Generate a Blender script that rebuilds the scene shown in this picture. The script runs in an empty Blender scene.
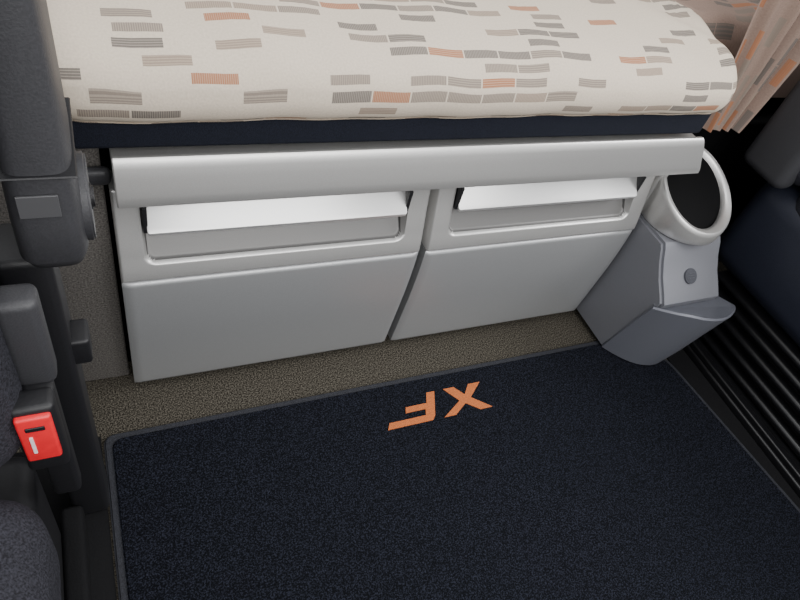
import bpy, bmesh, math, random
from mathutils import Vector, Matrix
random.seed(3)
C=bpy.context.collection

def srgb(r,g,b):
    f=lambda c:(c/255/12.92) if c/255<=0.04045 else ((c/255+0.055)/1.055)**2.4
    return (f(r),f(g),f(b),1)

def newmat(name):
    m=bpy.data.materials.new(name); m.use_nodes=True
    nt=m.node_tree; return m,nt,nt.nodes['Principled BSDF']

def mat(name,col,rough=.5,metal=0,nscale=0,var=.0,bump=0,spec=.5,col2=None,thr=None):
    m,nt,b=newmat(name)
    b.inputs['Base Color'].default_value=srgb(*col)
    b.inputs['Roughness'].default_value=rough
    b.inputs['Metallic'].default_value=metal
    b.inputs['Specular IOR Level'].default_value=spec
    if nscale:
        tc=nt.nodes.new('ShaderNodeTexCoord')
        n=nt.nodes.new('ShaderNodeTexNoise'); n.inputs['Scale'].default_value=nscale
        n.inputs['Detail'].default_value=3
        nt.links.new(tc.outputs['Object'],n.inputs['Vector'])
        r=nt.nodes.new('ShaderNodeValToRGB')
        c1=srgb(*col); 
        if col2: c2=srgb(*col2)
        else: c2=tuple(min(1,c*(1+var)) for c in c1[:3])+(1,)
        c0=tuple(c*(1-var) for c in c1[:3])+(1,)
        r.color_ramp.elements[0].color=c0; r.color_ramp.elements[1].color=c2
        lo,hi=thr if thr else (.35,.65)
        r.color_ramp.elements[0].position=lo; r.color_ramp.elements[1].position=hi
        nt.links.new(n.outputs['Fac'],r.inputs['Fac'])
        nt.links.new(r.outputs['Color'],b.inputs['Base Color'])
        if bump:
            bp=nt.nodes.new('ShaderNodeBump'); bp.inputs['Strength'].default_value=bump
            bp.inputs['Distance'].default_value=.002
            nt.links.new(n.outputs['Fac'],bp.inputs['Height'])
            nt.links.new(bp.outputs['Normal'],b.inputs['Normal'])
    return m

M={}
M['silver']=mat('silver_paint',(198,197,195),.34,.65,900,.05,0)
M['silver_lit']=mat('silver_flap_lit',(208,208,207),.32,.6,900,.03,0)  # flap silver lightened, putting the light it catches into the colour
M['silver_rec_shade']=mat('silver_recess_shade',(98,97,96),.42,.5,900,.05,0)  # recess silver darkened to paint in the shade below the flap
M['silver_low']=mat('silver_panel',(170,171,172),.40,.55,900,.05,0)
M['bin']=mat('bin_plastic',(124,125,131),.42,.35,900,.04,0)
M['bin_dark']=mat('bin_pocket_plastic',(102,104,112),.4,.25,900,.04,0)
M['dark']=mat('black_plastic',(22,22,25),.5,0,300,.15,.1)
M['rubber']=mat('black_rubber',(14,14,16),.8,0,300,.2,.2,.2)
M['dgrey']=mat('dark_grey_plastic',(52,52,55),.5,0,500,.12,.15)
M['gloss']=mat('gloss_black',(17,17,19),.32,0,60,.1,0)
M['inner']=mat('liner_dark',(5,5,6),.8,0,100,.1,0,.1)
M['navy']=mat('navy_fabric',(24,27,37),.85,0,700,.35,.3,.2)
M['seatnavy']=mat('seat_navy_vinyl',(34,37,48),.42,0,500,.15,.15)
M['seatfab']=mat('seat_fabric',(40,40,46),.9,0,450,.5,.4,.2)
M['matnavy']=mat('mat_pile',(15,17,23),.95,0,420,.5,.7,.1,col2=(44,47,59),thr=(.45,.8))
M['matedge']=mat('mat_binding',(44,45,50),.8,0,600,.3,.3,.2)
M['brown']=mat('brown_carpet',(50,46,40),.95,0,400,.5,.7,.1,col2=(106,101,91),thr=(.4,.74))
M['greycarpet']=mat('grey_carpet',(84,81,78),.95,0,400,.3,.5,.1,col2=(115,111,107),thr=(.35,.7))
M['orange']=mat('orange_embroidery',(172,92,42),.75,0,500,.2,.3)
M['red']=mat('red_button',(225,35,45),.35,0,100,.05,0)
M['label']=mat('grey_label',(72,72,74),.5,0,0)
M['white']=mat('white_print',(225,215,215),.5,0,200,.05,0)
M['wall']=mat('wall_lining',(120,118,116),.9,0,200,.1,.1)
M['badge']=mat('badge_grey',(80,81,87),.4,.4,500,.1,0)

def fabric(name,base,dens_=.41,dim=1.0,och=.86,tint=0):
    m,nt,b=newmat(name); N=nt.nodes; L=nt.links
    b.inputs['Roughness'].default_value=.9; b.inputs['Specular IOR Level'].default_value=.15
    uv=N.new('ShaderNodeUVMap'); sep=N.new('ShaderNodeSeparateXYZ'); L.new(uv.outputs[0],sep.inputs[0])
    def ma(op,a,bv=None,c=None):
        n=N.new('ShaderNodeMath'); n.operation=op
        for i,v in enumerate((a,bv,c)):
            if v is None: continue
            if isinstance(v,(int,float)): n.inputs[i].default_value=v
            else: L.new(v,n.inputs[i])
        return n.outputs[0]
    U=sep.outputs[0]; V=sep.outputs[1]
    v=ma('DIVIDE',V,.0196); row=ma('FLOOR',v); fv=ma('SUBTRACT',v,row)
    w1=N.new('ShaderNodeTexWhiteNoise'); w1.noise_dimensions='1D'; L.new(row,w1.inputs['W'])
    u=ma('ADD',ma('DIVIDE',U,.054),ma('MULTIPLY',w1.outputs['Value'],13))
    cell=ma('FLOOR',u); fu=ma('SUBTRACT',u,cell)
    cb=N.new('ShaderNodeCombineXYZ'); L.new(cell,cb.inputs[0]); L.new(row,cb.inputs[1])
    w2=N.new('ShaderNodeTexWhiteNoise'); w2.noise_dimensions='2D'; L.new(cb.outputs[0],w2.inputs['Vector'])
    cs=N.new('ShaderNodeSeparateColor'); L.new(w2.outputs['Color'],cs.inputs[0])
    mask=ma('MULTIPLY',ma('GREATER_THAN',w2.outputs['Value'],1-dens_),ma('LESS_THAN',fv,.60))
    mask=ma('MULTIPLY',mask,ma('LESS_THAN',ma('ABSOLUTE',ma('SUBTRACT',fu,.5)),.48))
    ramp=N.new('ShaderNodeValToRGB'); ramp.color_ramp.interpolation='CONSTANT'
    cr=ramp.color_ramp; cr.elements[0].position=0; cr.elements[0].color=srgb(130,119,109)
    cr.elements[1].position=.35; cr.elements[1].color=srgb(104,98,93)
    e=cr.elements.new(.62); e.color=srgb(144,128,114)
    e=cr.elements.new(och); e.color=srgb(160,108,78)
    L.new(cs.outputs[1],ramp.inputs[0])
    h1=ma('GREATER_THAN',ma('FRACT',ma('DIVIDE',U,.0024)),.6)
    h2=ma('GREATER_THAN',ma('FRACT',ma('DIVIDE',V,.0030)),.6)
    hs=ma('GREATER_THAN',cs.outputs[2],.5)
    hat=ma('ADD',ma('MULTIPLY',h1,hs),ma('MULTIPLY',h2,ma('SUBTRACT',1,hs)))
    mask=ma('MULTIPLY',mask,ma('SUBTRACT',1,ma('MULTIPLY',hat,.30)))
    mask=ma('MULTIPLY',mask,.95)
    no=N.new('ShaderNodeTexNoise'); no.inputs['Scale'].default_value=350; L.new(uv.outputs[0],no.inputs['Vector'])
    mb=N.new('ShaderNodeMix'); mb.data_type='RGBA'
    mb.inputs['A'].default_value=srgb(*[c-16 for c in base]); mb.inputs['B'].default_value=srgb(*[min(255,c+8) for c in base])
    L.new(no.outputs['Fac'],mb.inputs['Factor'])
    mx=N.new('ShaderNodeMix'); mx.data_type='RGBA'; L.new(mask,mx.inputs['Factor'])
    L.new(mb.outputs['Result'],mx.inputs['A']); L.new(ramp.outputs[0],mx.inputs['B'])
    L.new(mx.outputs['Result'],b.inputs['Base Color'])
    bp=N.new('ShaderNodeBump'); bp.inputs['Strength'].default_value=.35; bp.inputs['Distance'].default_value=.001
    L.new(no.outputs['Fac'],bp.inputs['Height']); L.new(bp.outputs['Normal'],b.inputs['Normal'])
    return m
M['fabric']=fabric('patterned_cover',(206,193,176))
M['curtainfab']=fabric('curtain_fabric',(146,126,115),.5,och=.7)

def root(name,loc=(0,0,0)):
    e=bpy.data.objects.new(name,None); e.empty_display_size=.05; e.location=loc; C.objects.link(e); return e
def par(o,p):
    if p is not None:
        o.parent=p; o.matrix_parent_inverse=Matrix.Translation(p.location).inverted()
    return o
def meshobj(name,verts,faces,m,p=None,smooth=True,uvs=None,angle=40):
    me=bpy.data.meshes.new(name); me.from_pydata([tuple(v) for v in verts],[],faces)
    bm=bmesh.new(); bm.from_mesh(me); bmesh.ops.recalc_face_normals(bm,faces=bm.faces)
    if uvs is not None:
        l=bm.loops.layers.uv.new('UVMap')
        for f in bm.faces:
            for lp in f.loops: lp[l].uv=uvs[lp.vert.index]
    bm.to_mesh(me); bm.free()
    me.materials.append(M[m]); o=bpy.data.objects.new(name,me); C.objects.link(o)
    if smooth:
        for f in me.polygons: f.use_smooth=True
        me.set_sharp_from_angle(angle=math.radians(angle))
    return par(o,p)
def rbox(name,x0,x1,y0,y1,z0,z1,bev,m,p=None,seg=4,rot=None):
    c=Vector(((x0+x1)/2,(y0+y1)/2,(z0+z1)/2))
    bm=bmesh.new(); bmesh.ops.create_cube(bm,size=1)
    for v in bm.verts: v.co=Vector((v.co.x*(x1-x0),v.co.y*(y1-y0),v.co.z*(z1-z0)))
    if bev: bmesh.ops.bevel(bm,geom=list(bm.edges),offset=bev,segments=seg,affect='EDGES',profile=.5)
    if rot:
        R=Matrix.Rotation(math.radians(rot[1]),3,rot[0])
        for v in bm.verts: v.co=R@v.co
    for v in bm.verts: v.co+=c
    me=bpy.data.meshes.new(name); bm.to_mesh(me); bm.free(); me.materials.append(M[m])
    o=bpy.data.objects.new(name,me); C.objects.link(o)
    for f in me.polygons: f.use_smooth=True
    me.set_sharp_from_angle(angle=math.radians(35))
    return par(o,p)
def loft(name,rings,m,p=None,caps=True,angle=40,uvs=None):
    n=len(rings[0]); V=[v for r in rings for v in r]; F=[]
    for i in range(len(rings)-1):
        for j in range(n):
            k=(j+1)%n; F.append((i*n+j,i*n+k,(i+1)*n+k,(i+1)*n+j))
    if caps: F.append(tuple(range(n))); F.append(tuple((len(rings)-1)*n+j for j in range(n)))
    return meshobj(name,V,F,m,p,True,uvs,angle)
def cyl(name,c,r,h,axis,m,p=None,n=40,bev=.002):
    bm=bmesh.new(); bmesh.ops.create_cone(bm,cap_ends=True,segments=n,radius1=r,radius2=r,depth=h)
    if bev:
        ed=[e for e in bm.edges if abs(e.verts[0].co.z-e.verts[1].co.z)<1e-6]
        bmesh.ops.bevel(bm,geom=ed,offset=bev,segments=3,affect='EDGES')
    R={'z':Matrix.Identity(3),'x':Matrix.Rotation(math.pi/2,3,'Y'),'y':Matrix.Rotation(math.pi/2,3,'X')}[axis]
    for v in bm.verts: v.co=R@v.co+Vector(c)
    me=bpy.data.meshes.new(name); bm.to_mesh(me); bm.free(); me.materials.append(M[m])
    o=bpy.data.objects.new(name,me); C.objects.link(o)
    for f in me.polygons: f.use_smooth=True
    me.set_sharp_from_angle(angle=math.radians(35))
    return par(o,p)
def poly(name,pts,z0,z1,m,p=None,bev=0):
    bm=bmesh.new(); vs=[bm.verts.new((x,y,z0)) for x,y in pts]; f=bm.faces.new(vs)
    r=bmesh.ops.extrude_face_region(bm,geom=[f])
    for v in r['geom']:
        if isinstance(v,bmesh.types.BMVert): v.co.z=z1
    bmesh.ops.recalc_face_normals(bm,faces=bm.faces)
    if bev:
        bmesh.ops.bevel(bm,geom=[e for e in bm.edges if e.verts[0].co.z>z1-1e-6 and e.verts[1].co.z>z1-1e-6],offset=bev,segments=3,affect='EDGES')
    me=bpy.data.meshes.new(name); bm.to_mesh(me); bm.free(); me.materials.append(M[m])
    o=bpy.data.objects.new(name,me); C.objects.link(o)
    return par(o,p)
def xprism(name,prof,x0,x1,bev,m,p=None,seg=4):
    """extrude a (y,z) outline along x and round its edges"""
    bm=bmesh.new(); vs=[bm.verts.new((x0,y,z)) for y,z in prof]; f=bm.faces.new(vs)
    r=bmesh.ops.extrude_face_region(bm,geom=[f])
    for v in r['geom']:
        if isinstance(v,bmesh.types.BMVert): v.co.x=x1
    bmesh.ops.recalc_face_normals(bm,faces=bm.faces)
    ed=[e for e in bm.edges if abs(e.verts[0].co.x-e.verts[1].co.x)<1e-6]
    bmesh.ops.bevel(bm,geom=ed,offset=bev,segments=seg,affect='EDGES')
    me=bpy.data.meshes.new(name); bm.to_mesh(me); bm.free(); me.materials.append(M[m])
    o=bpy.data.objects.new(name,me); C.objects.link(o)
    for f in me.polygons: f.use_smooth=True
    me.set_sharp_from_angle(angle=math.radians(38))
    return par(o,p)
def interp(tab,t):
    if t<=tab[0][0]: return tab[0][1]
    for (a,b),(c,d) in zip(tab,tab[1:]):
        if t<=c:
            s=(t-a)/(c-a); return b+(d-b)*s
    return tab[-1][1]
def cat(tab,t):
    n=len(tab)
    if t<=tab[0][0]: return tab[0][1]
    if t>=tab[-1][0]: return tab[-1][1]
    for i in range(n-1):
        if t<=tab[i+1][0]:
            t0,y0=tab[i];t1,y1=tab[i+1]
            m0=(y1-tab[i-1][1])/(t1-tab[i-1][0]) if i>0 else (y1-y0)/(t1-t0)
            m1=(tab[i+2][1]-y0)/(tab[i+2][0]-t0) if i+2<n else (y1-y0)/(t1-t0)
            h=t1-t0;s=(t-t0)/h
            return (2*s**3-3*s*s+1)*y0+(s**3-2*s*s+s)*h*m0+(-2*s**3+3*s*s)*y1+(s**3-s*s)*h*m1
def sm(a,b,t):
    t=max(0,min(1,(t-a)/(b-a))); return t*t*(3-2*t)

# ---------------- shell
rbox('floor',-.95,1.95,-1.2,1.6,-.04,0,0,'brown')
rbox('wall_back',-.95,1.95,1.4,1.45,0,1.5,0,'wall')
rbox('wall_left',-1.0,-.95,-1.2,1.45,0,.75,0,'wall')
rbox('wall_right',1.95,2.0,-1.2,1.45,0,.75,0,'wall')

# ---------------- bunk base
b=root('bunk_base',(.5,1,0))
rbox('carpeted_box',-.95,.985,.745,1.399,.0,.507,.003,'inner',b)
rbox('carpeted_side',-.95,.0,.715,.746,.0,.490,.004,'greycarpet',b)
rbox('end_locker',.985,1.949,.78,1.399,.0,.46,.006,'inner',b)

# ---------------- drawers
FP=[(.02,.680),(.10,.674),(.20,.668),(.287,.669),(.33,.678),(.38,.690),(.43,.700)]
def yf(z): return cat(FP,z)
def field(name,x0,x1,z0,z1,m,p,dep,nx=140,nz=70,r=.006,back=.742,recess=None):
    xs=[x0+(x1-x0)*i/nx for i in range(nx+1)]; zs=[z0+(z1-z0)*i/nz for i in range(nz+1)]
    V=[];F=[];MI=[]
    for z in zs:
        for x in xs:
            e=min(x-x0,x1-x,z-z0,z1-z)
            edge=0 if e>r else r*(1-math.sqrt(max(0,1-(1-e/r)**2)))
            V.append((x,yf(z)+edge+dep(x,z),z))
    w=nx+1
    for i in range(nz):
        for j in range(nx):
            F.append((i*w+j,i*w+j+1,(i+1)*w+j+1,(i+1)*w+j))
            MI.append(1 if recess and recess((xs[j]+xs[j+1])/2,(zs[i]+zs[i+1])/2) else 0)
    border=[j for j in range(w)]+[i*w+nx for i in range(1,nz+1)]+[nz*w+j for j in range(nx-1,-1,-1)]+[i*w for i in range(nz-1,0,-1)]
    base=len(V)
    for k in border: V.append((V[k][0],back,V[k][2]))
    nb=len(border)
    for k in range(nb):
        k2=(k+1)%nb; F.append((border[k],border[k2],base+k2,base+k)); MI.append(0)
    F.append(tuple(base+k for k in range(nb))); MI.append(0)
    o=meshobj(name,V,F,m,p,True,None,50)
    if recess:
        o.data.materials.append(M['silver_rec_shade'])
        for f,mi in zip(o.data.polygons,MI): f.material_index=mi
    return o
def drawer(x0,x1):
    d=root('storage_drawer',((x0+x1)/2,.69,.2))
    field('lower_panel',x0,x1,.02,.2845,'silver_low',d,lambda x,z:0,60,60,r=.004)
    ra,rb,rz0,rz1=x0+.034,x1-.036,.314,.50
    def sdf(x,z):
        cx,cz=(ra+rb)/2,(rz0+rz1)/2; hx,hz=(rb-ra)/2,(rz1-rz0)/2; rr=.016
        qx,qz=abs(x-cx)-hx+rr,abs(z-cz)-hz+rr
        return math.hypot(max(qx,0),max(qz,0))+min(max(qx,qz),0)-rr
    def dep(x,z):
        sd=sdf(x,z)
        k=sm(.001,-.0055,sd)
        t=min(1,max(0,(z-rz0)/.075))
        return k*(.007+.038*t)
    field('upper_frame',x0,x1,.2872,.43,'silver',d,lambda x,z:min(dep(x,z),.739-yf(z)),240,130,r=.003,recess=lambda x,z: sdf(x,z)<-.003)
    prof=[(.725,.425),(.712,.410),(.700,.392),(.688,.377),(.683,.371),(.684,.366),(.690,.367),(.70,.376),(.71,.39),(.72,.402),(.732,.42)]
    prof=[(y-.006,z) for y,z in prof]
    a,bb=ra+.006,rb-.006
    rings=[[(x,cy+(y-cy)*s,cz+(z-cz)*s) for y,z in prof] for x,s,cy,cz in
           [(a,.9,.70,.39),(a+.002,1,.7,.39),(bb-.002,1,.7,.39),(bb,.9,.7,.39)]]
    loft('handle_flap',rings,'silver_lit',d)
    for x in (a-.0015,bb+.0015):
        rbox('flap_end_notch',x-.003,x+.003,.684,.70,.366,.41,.001,'dark',d)  # dark block draws the black notch at each flap end
    return d
drawer(.006,.478); drawer(.492,.966)

# ---------------- rail
rp=[(.742,.4920),(.676,.4925),(.675,.5025),(.670,.503),(.6665,.4995),(.6635,.490),(.6610,.477),(.6585,.464),(.6565,.452),(.6555,.443),(.6565,.4365),(.660,.4345),(.675,.4345),(.742,.436)]
r=root('bunk_front_rail',(.5,.67,.47))
def rr(x,s): return [(x+(0.03*(.503-z)/.069 if x>.5 else 0),.69+(y-.69)*s,.469+(z-.469)*s) for y,z in rp]
def mid(x,s,dz): return [(px_,py_,pz_+(dz if pz_>.47 else 0)) for px_,py_,pz_ in rr(x,s)]
loft('rail_profile',[mid(.012,.96,-.001),mid(.0135,1,-.001),mid(.989,1,.003),mid(.991,.96,.003)],'silver',r,True,28)
rbox('rail_end_bracket',-.036,.010,.698,.7145,.437,.462,.008,'dgrey',r)

# ---------------- mattress
m=root('bunk_mattress',(.48,1,.55))
mp=[(.700,.556),(.676,.557),(.664,.563),(.657,.577),(.656,.593),(.661,.609),(.674,.625),(.70,.641),(.74,.653),(.80,.662),(.9,.668),(1.05,.671),(1.2,.672),(1.33,.668),(1.36,.64),(1.37,.60),(1.36,.565),(1.33,.556),(1.0,.555)]
def dens(p,n):
    out=[]
    for i in range(len(p)):
        a=p[i-1];b_=p[i];c=p[(i+1)%len(p)];d=p[(i+2)%len(p)]
        for k in range(n):
            t=k/n
            out.append(tuple(.5*((2*b_[q])+(-a[q]+c[q])*t+(2*a[q]-5*b_[q]+4*c[q]-d[q])*t*t+(-a[q]+3*b_[q]-3*c[q]+d[q])*t**3) for q in (0,1)))
    return out
mpd=dens(mp,4)
arc=[0]
for a,c in zip(mpd,mpd[1:]): arc.append(arc[-1]+math.dist(a,c))
X0,X1,R=-.038,.994,.035
sec=[]
for k in range(9):
    t=math.pi/2*k/8; sec.append((X0+R*(1-math.cos(t)),math.sin(t)))
for k in range(1,60): sec.append((X0+R+(X1-X0-2*R)*k/60,1))
for k in range(9):
    t=math.pi/2*(1-k/8); sec.append((X1-R*(1-math.cos(t)),math.sin(t)))
rings=[];uvs=[]
for x,s in sec:
    ring=[]
    for i,(y,z) in enumerate(mpd):
        yy=min(max(y,.656),1.37)
        cy=min(max(yy,.66+.05),1.32); cz=.61
        dx,dz=y-cy,z-cz
        f=1-(1-s)*(.62 if x>.5 else .2)
        w=.0022*math.sin(x*23+y*9)*math.sin(x*7-y*13)+.0012*math.sin(x*61+y*40)
        if x>.8 and y<1.3: w+=.005*sm(.8,.95,x)*math.sin(x*55+y*60)*sm(.66,.72,y)
        if z>.60 and y<1.3: z2=z+w
        else: z2=z+w*.4
        z2-=.006*(1-max(0,min(1,x)))*(1 if z<.6 else .3)
        ring.append((x,cy+dx*f+w*.3,cz+(z2-cz)*f)); uvs.append((x,arc[i]))
    rings.append(ring)
loft('mattress_cover',rings,'fabric',m,True,60,uvs)
rbox('navy_border',-.03,.985,.6775,1.36,.5075,.568,.008,'navy',m)
V=[];F=[];U=[]
nx,ny=60,40
for i in range(ny+1):
    for j in range(nx+1):
        x=.95+.98*j/nx; y=.80+.56*i/ny
        e=min((y-.80)/.05,1); z=.508+.147*math.sqrt(max(0,1-(1-e)**2))+ .006*math.sin(x*40+y*30)*math.sin(x*17-y*25)*e
        V.append((x,y,z)); U.append((x*1.1,y+.3))
for i in range(ny):
    for j in range(nx): F.append((i*(nx+1)+j,i*(nx+1)+j+1,(i+1)*(nx+1)+j+1,(i+1)*(nx+1)+j))
meshobj('bedding_end',V,F,'curtainfab',m,True,U,180)

# ---------------- curtain
cu=root('sleeper_curtain',(1.15,.74,.8))
V=[];F=[];U=[]
nx,nz=160,60
for i in range(nz+1):
    z=.470+(1.45-.470)*i/nz
    xl=interp([(.470,1.075),(.60,1.045),(.724,1.01),(.95,.99),(1.45,.99)],z); xr=interp([(.470,1.19),(.62,1.225),(.95,1.30),(1.45,1.36)],z)
    for j in range(nx+1):
        t=j/nx; amp=.014*(.7+.3*math.sin(z*7+t*4))
        V.append((xl+(xr-xl)*t,.745+amp*math.sin(t*math.pi*2*4.5+.5*math.sin(z*8))+.003*math.sin(t*47+z*5),z)); U.append((z*1.0,t*.30+.003*math.sin(t*30)))
for i in range(nz):
    for j in range(nx): F.append((i*(nx+1)+j,i*(nx+1)+j+1,(i+1)*(nx+1)+j+1,(i+1)*(nx+1)+j))
meshobj('curtain_cloth',V,F,'curtainfab',cu,True,U,180)
cyl('curtain_track',(1.18,.745,1.455),.008,.5,'x','dgrey',cu)

# ---------------- waste bin
w=root('waste_bin',(1.055,.6,.1))
xprism('bin_body',[(.742,.013),(.575,.013),(.540,.15),(.524,.205),(.522,.217),(.536,.232),(.560,.255),(.580,.280),(.594,.303),(.602,.312),(.742,.312)],.974,1.138,.006,'bin',w)
def ring(z,xl,xr,yl,ym,yr,n=32,dz=0):
    ybl=yl+.006; ybr=yr+.05
    pts=[(xl+.004,ybl,z)]
    for k in range(n+1):
        s=.5-.5*math.cos(math.pi*k/n)
        x=xl+(xr-xl)*s
        base=yl+(yr-yl)*s
        bul=(1-abs(2*s-1)**2.2)
        y=base+((ym-(yl+yr)/2))*bul
        pts.append((x,y,z+dz*max(0,min(1,(yl-y)/.05))))
    pts.append((xr-.003,ybr,z))
    return pts
loft('bin_pocket',[ring(.013,.980,1.130,.577,.512,.540),ring(.017,.973,1.136,.574,.505,.534),ring(.08,.970,1.141,.560,.491,.517),
   ring(.15,.968,1.145,.543,.476,.500,dz=.008),ring(.200,.966,1.149,.530,.464,.486,dz=.020),ring(.204,.968,1.147,.532,.467,.489,dz=.020),ring(.198,.976,1.140,.536,.474,.496,dz=.020)],'bin_dark',w,True,35)
c=Vector((1.052,.556,.2545)); nrm=Vector((0,-.7,.71)).normalized()
bm=bmesh.new(); q=nrm.to_track_quat('Z','Y').to_matrix()
for rad,dep_ in ((.0165,.004),(.0135,.0055)):
    g=bmesh.ops.create_cone(bm,cap_ends=True,segments=32,radius1=rad,radius2=rad*.95,depth=dep_)
    for v in g['verts']: v.co=q@v.co+c
for k in range(3):
    g=bmesh.ops.create_cube(bm,size=1)
    for v in g['verts']: v.co=q@(Vector((v.co.x*.016,v.co.y*.0022,v.co.z*.001))+Vector((0,(k-1)*.005,.0033)))+c
me=bpy.data.meshes.new('badge');bm.to_mesh(me);bm.free();me.materials.append(M['badge']);o=bpy.data.objects.new('round_badge',me);C.objects.link(o);par(o,w)

# ---------------- cup holder
ch=root('cup_holder',(1.057,.665,.35))
cx,cy=1.060,.668
def cring(r,zf,zb,n=72,low=None,front=0):
    out=[]
    for k in range(n):
        a=2*math.pi*k/n; t=(1-math.cos(a))/2
        rr_=r+front*(1-t)**2
        x=cx+rr_*math.sin(a); y=cy-rr_*math.cos(a)
        z=(zf+(zb-zf)*t) if low is None else low
        out.append((x,y,z))
    return out
loft('holder_ring',[cring(.080,0,0,low=.3135,front=.004),cring(.084,.317,.33,front=.005),cring(.0855,.325,.40,front=.005),cring(.0865,.338,.425,front=.005),cring(.0860,.345,.437,front=.005),cring(.084,.348,.441,front=.004),cring(.079,.347,.441,front=-.002),cring(.0755,.342,.437,front=-.008),cring(.0735,.333,.427,front=-.008)],'silver',ch,False,50)
loft('holder_shade_liner',[cring(.0736,.334,.428,front=-.008),cring(.070,.328,.40,front=-.008),cring(.063,0,0,low=.316),cring(.01,0,0,low=.315)],'inner',ch,True,50)  # near-black surface paints in the deep shade inside the cup holder
rbox('side_post',.9715,.995,.690,.742,.3135,.432,.006,'silver',ch)

# ---------------- floor mat
fm=root('floor_mat',(.55,.1,0))
def rounded(pts,r,n=6):
    out=[]
    for i,p_ in enumerate(pts):
        p0=Vector(pts[i-1]);p1=Vector(p_);p2=Vector(pts[(i+1)%len(pts)])
        a=p1+(p0-p1).normalized()*r; b_=p1+(p2-p1).normalized()*r
        for k in range(n+1):
            t=k/n; out.append(tuple((1-t)**2*a+2*t*(1-t)*p1+t*t*b_))
    return out
outer=[(-.055,-.5),(1.22,-.5),(1.185,.05),(1.135,.50),(1.09,.598),(-.052,.598)]
inner=[(-.043,-.488),(1.208,-.488),(1.173,.05),(1.124,.495),(1.082,.586),(-.040,.586)]
poly('binding',rounded(outer,.02),.0005,.009,'matedge',fm,.003)
poly('pile',rounded(inner,.02),.001,.0125,'matnavy',fm,.002)
H=.060
def logo(name,st):
    poly(name,[(.641-s*.98,.552-t) for s,t in st],.0115,.0138,'orange',fm)
logo('letter_x',[(0,0),(.028,0),(.046,.021),(.062,0),(.086,0),(.063,.032),(.110,H),(.084,H),(.053,.040),(.028,H),(0,H),(.036,.030)])
logo('letter_f',[(.106,.0),(.124,.0),(.133,.022),(.178,.022),(.183,.034),(.140,.034),(.145,.047),(.222,.047),(.230,H),(.135,H),(.127,.052)])

# ---------------- right: seat
s=root('truck_seat',(1.5,.2,.0))
rbox('seat_cushion',1.24,1.78,-.30,.60,.36,.50,.045,'seatfab',s)
rbox('cushion_side',1.235,1.79,-.30,.675,.185,.42,.05,'seatnavy',s,6)
rbox('backrest',1.205,1.80,.585,.715,.43,1.15,.05,'seatfab',s,6,('X',-3))
rbox('recliner_cover',1.19,1.24,.60,.715,.42,.62,.022,'dgrey',s,5)
prof=[]
for i in range(5):
    z=.02+i*.034
    prof+= [(0,z),(.010,z+.003),(.016,z+.008),(.017,z+.016),(.012,z+.024),(0,z+.028)]
rings=[]
for (dx,z) in prof:
    x0,x1,y0,y1=1.262-dx,1.76+dx,-.26-dx,.60+dx
    rings.append([(x0,y0,z),(x1,y0,z),(x1,y1,z),(x0,y1,z)])
loft('bellows',rings,'gloss',s,True,60)
rbox('base_plate',1.20,1.80,-.4,.66,.0,.02,.005,'gloss',s)
rbox('slide_rail',1.205,1.222,-.4,.64,.018,.034,.004,'gloss',s)

# ---------------- left seat
s=root('truck_seat',(-.35,.1,0))
rbox('seat_cushion',-.62,-.088,-.45,.34,.24,.40,.05,'seatfab',s,6)
rbox('backrest',-.62,-.092,.36,.50,.36,1.2,.055,'seatfab',s,6,('X',-3))
rbox('seat_riser',-.56,-.115,-.40,.45,0.004,.26,.02,'dark',s)
rbox('rear_post',-.10,-.052,.47,.53,0.004,.54,.008,'dark',s)
rbox('slide_rail',-.115,-.085,-.40,.47,0.004,.05,.008,'rubber',s)
rbox('post_bracket',-.06,-.035,.475,.51,.37,.41,.004,'dark',s)
def arm(z,xl,xr,y0,y1):
    n=32;out=[]
    for k in range(n):
        a=2*math.pi*k/n; ca,sa=math.cos(a),math.sin(a)
        e=.45
        out.append(((xl+xr)/2+(xr-xl)/2*math.copysign(abs(ca)**e,ca),(y0+y1)/2+(y1-y0)/2*math.copysign(abs(sa)**e,sa),z))
    return out
loft('belt_arm',[arm(.542,-.060,-.030,.47,.53),arm(.546,-.070,-.022,.455,.545),arm(.562,-.075,-.018,.445,.555),arm(.60,-.075,-.018,.445,.555),arm(.66,-.073,-.020,.447,.555),arm(.8,-.064,-.022,.45,.56),arm(1.25,-.06,-.026,.46,.56)],'dgrey',s,True,50)
rbox('arm_seam',-.0755,-.0175,.4435,.557,.652,.654,.001,'dark',s,1)
cyl('pivot_cover',(-.018,.50,.588),.040,.012,'x','dgrey',s)
cyl('pivot_cap',(-.012,.50,.588),.012,.006,'x','dark',s)
rbox('arm_label',-.064,-.034,.4437,.446,.614,.636,.0005,'label',s,1)
rbox('seat_frame_bracket',-.096,-.062,.40,.43,.445,.56,.008,'dgrey',s)
rbox('bracket_lower',-.094,-.066,.385,.41,.25,.45,.006,'dark',s)
rbox('buckle_body',-.104,-.066,.368,.394,.345,.456,.006,'dark',s)
rbox('buckle_button',-.100,-.070,.3625,.372,.375,.449,.003,'red',s)
rbox('buckle_slot',-.093,-.077,.3612,.364,.430,.436,.0005,'dark',s,1)
rbox('buckle_print',-.092,-.089,.3612,.3632,.392,.420,.0002,'white',s,1)

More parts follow.
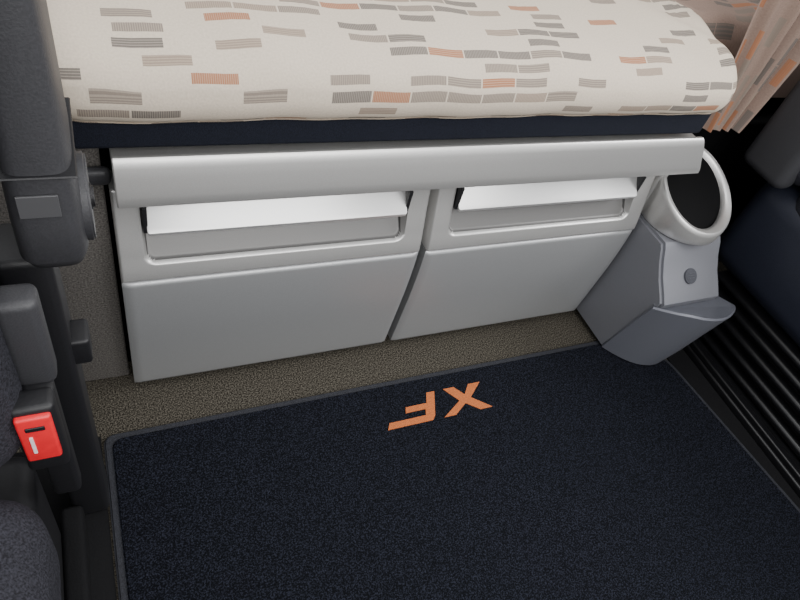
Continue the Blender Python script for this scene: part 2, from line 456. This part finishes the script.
rbox('rubber_floor_strip',-.90,-.0555,-.9,.60,.0,.004,.001,'rubber')
poly('rubber_floor_strip.001',[(1.222,-.5),(1.187,.05),(1.137,.50),(1.145,.60),(1.145,.77),(1.30,.77),(1.30,.661),(1.199,.661),(1.199,-.1),(1.24,-.5)],.0,.004,'rubber')

# ---------------- lights
wd=bpy.data.worlds.new('World'); bpy.context.scene.world=wd; wd.use_nodes=True
nt=wd.node_tree; bg=nt.nodes['Background']; bg.inputs[1].default_value=1.3
tc=nt.nodes.new('ShaderNodeTexCoord'); sp=nt.nodes.new('ShaderNodeSeparateXYZ'); nt.links.new(tc.outputs['Generated'],sp.inputs[0])
rp_=nt.nodes.new('ShaderNodeValToRGB'); nt.links.new(sp.outputs[2],rp_.inputs[0])
cr=rp_.color_ramp; cr.elements[0].position=.0; cr.elements[0].color=(.55,.55,.56,1)
cr.elements[1].position=.9; cr.elements[1].color=(1.1,1.11,1.13,1)
e=cr.elements.new(.3); e.color=(1.25,1.26,1.28,1)
nt.links.new(rp_.outputs[0],bg.inputs[0])
def area(name,loc,tgt,size,power,col=(1,1,1)):
    l=bpy.data.lights.new(name,'AREA'); l.shape='RECTANGLE'; l.size=size[0]; l.size_y=size[1]; l.energy=power; l.color=col
    o=bpy.data.objects.new(name,l); C.objects.link(o); o.location=loc
    o.rotation_euler=(Vector(tgt)-Vector(loc)).to_track_quat('-Z','Y').to_euler(); return o
area('windscreen_daylight',(.6,-1.3,1.9),(.5,.6,.3),(1.8,1.0),36,(1,.995,.98))
area('side_window_daylight',(2.3,.1,1.6),(.6,.5,.3),(1.1,.8),34,(1,1,1))
area('roof_daylight',(.3,.45,2.3),(.4,.6,.3),(.9,.9),8,(1,1,.99))

# ---------------- camera
cam=bpy.data.cameras.new('camera'); co=bpy.data.objects.new('camera',cam); C.objects.link(co)
fx,px=Vector((.403,.572,-.714)).normalized(),Vector((.907,-.356,.226))
right=(px-fx*px.dot(fx)).normalized(); up=right.cross(fx)
co.matrix_world=Matrix(((right.x,up.x,-fx.x,0),(right.y,up.y,-fx.y,0),(right.z,up.z,-fx.z,1.0),(0,0,0,1)))
cam.sensor_width=36; cam.lens=36*631/800; cam.clip_start=.01
bpy.context.scene.camera=co
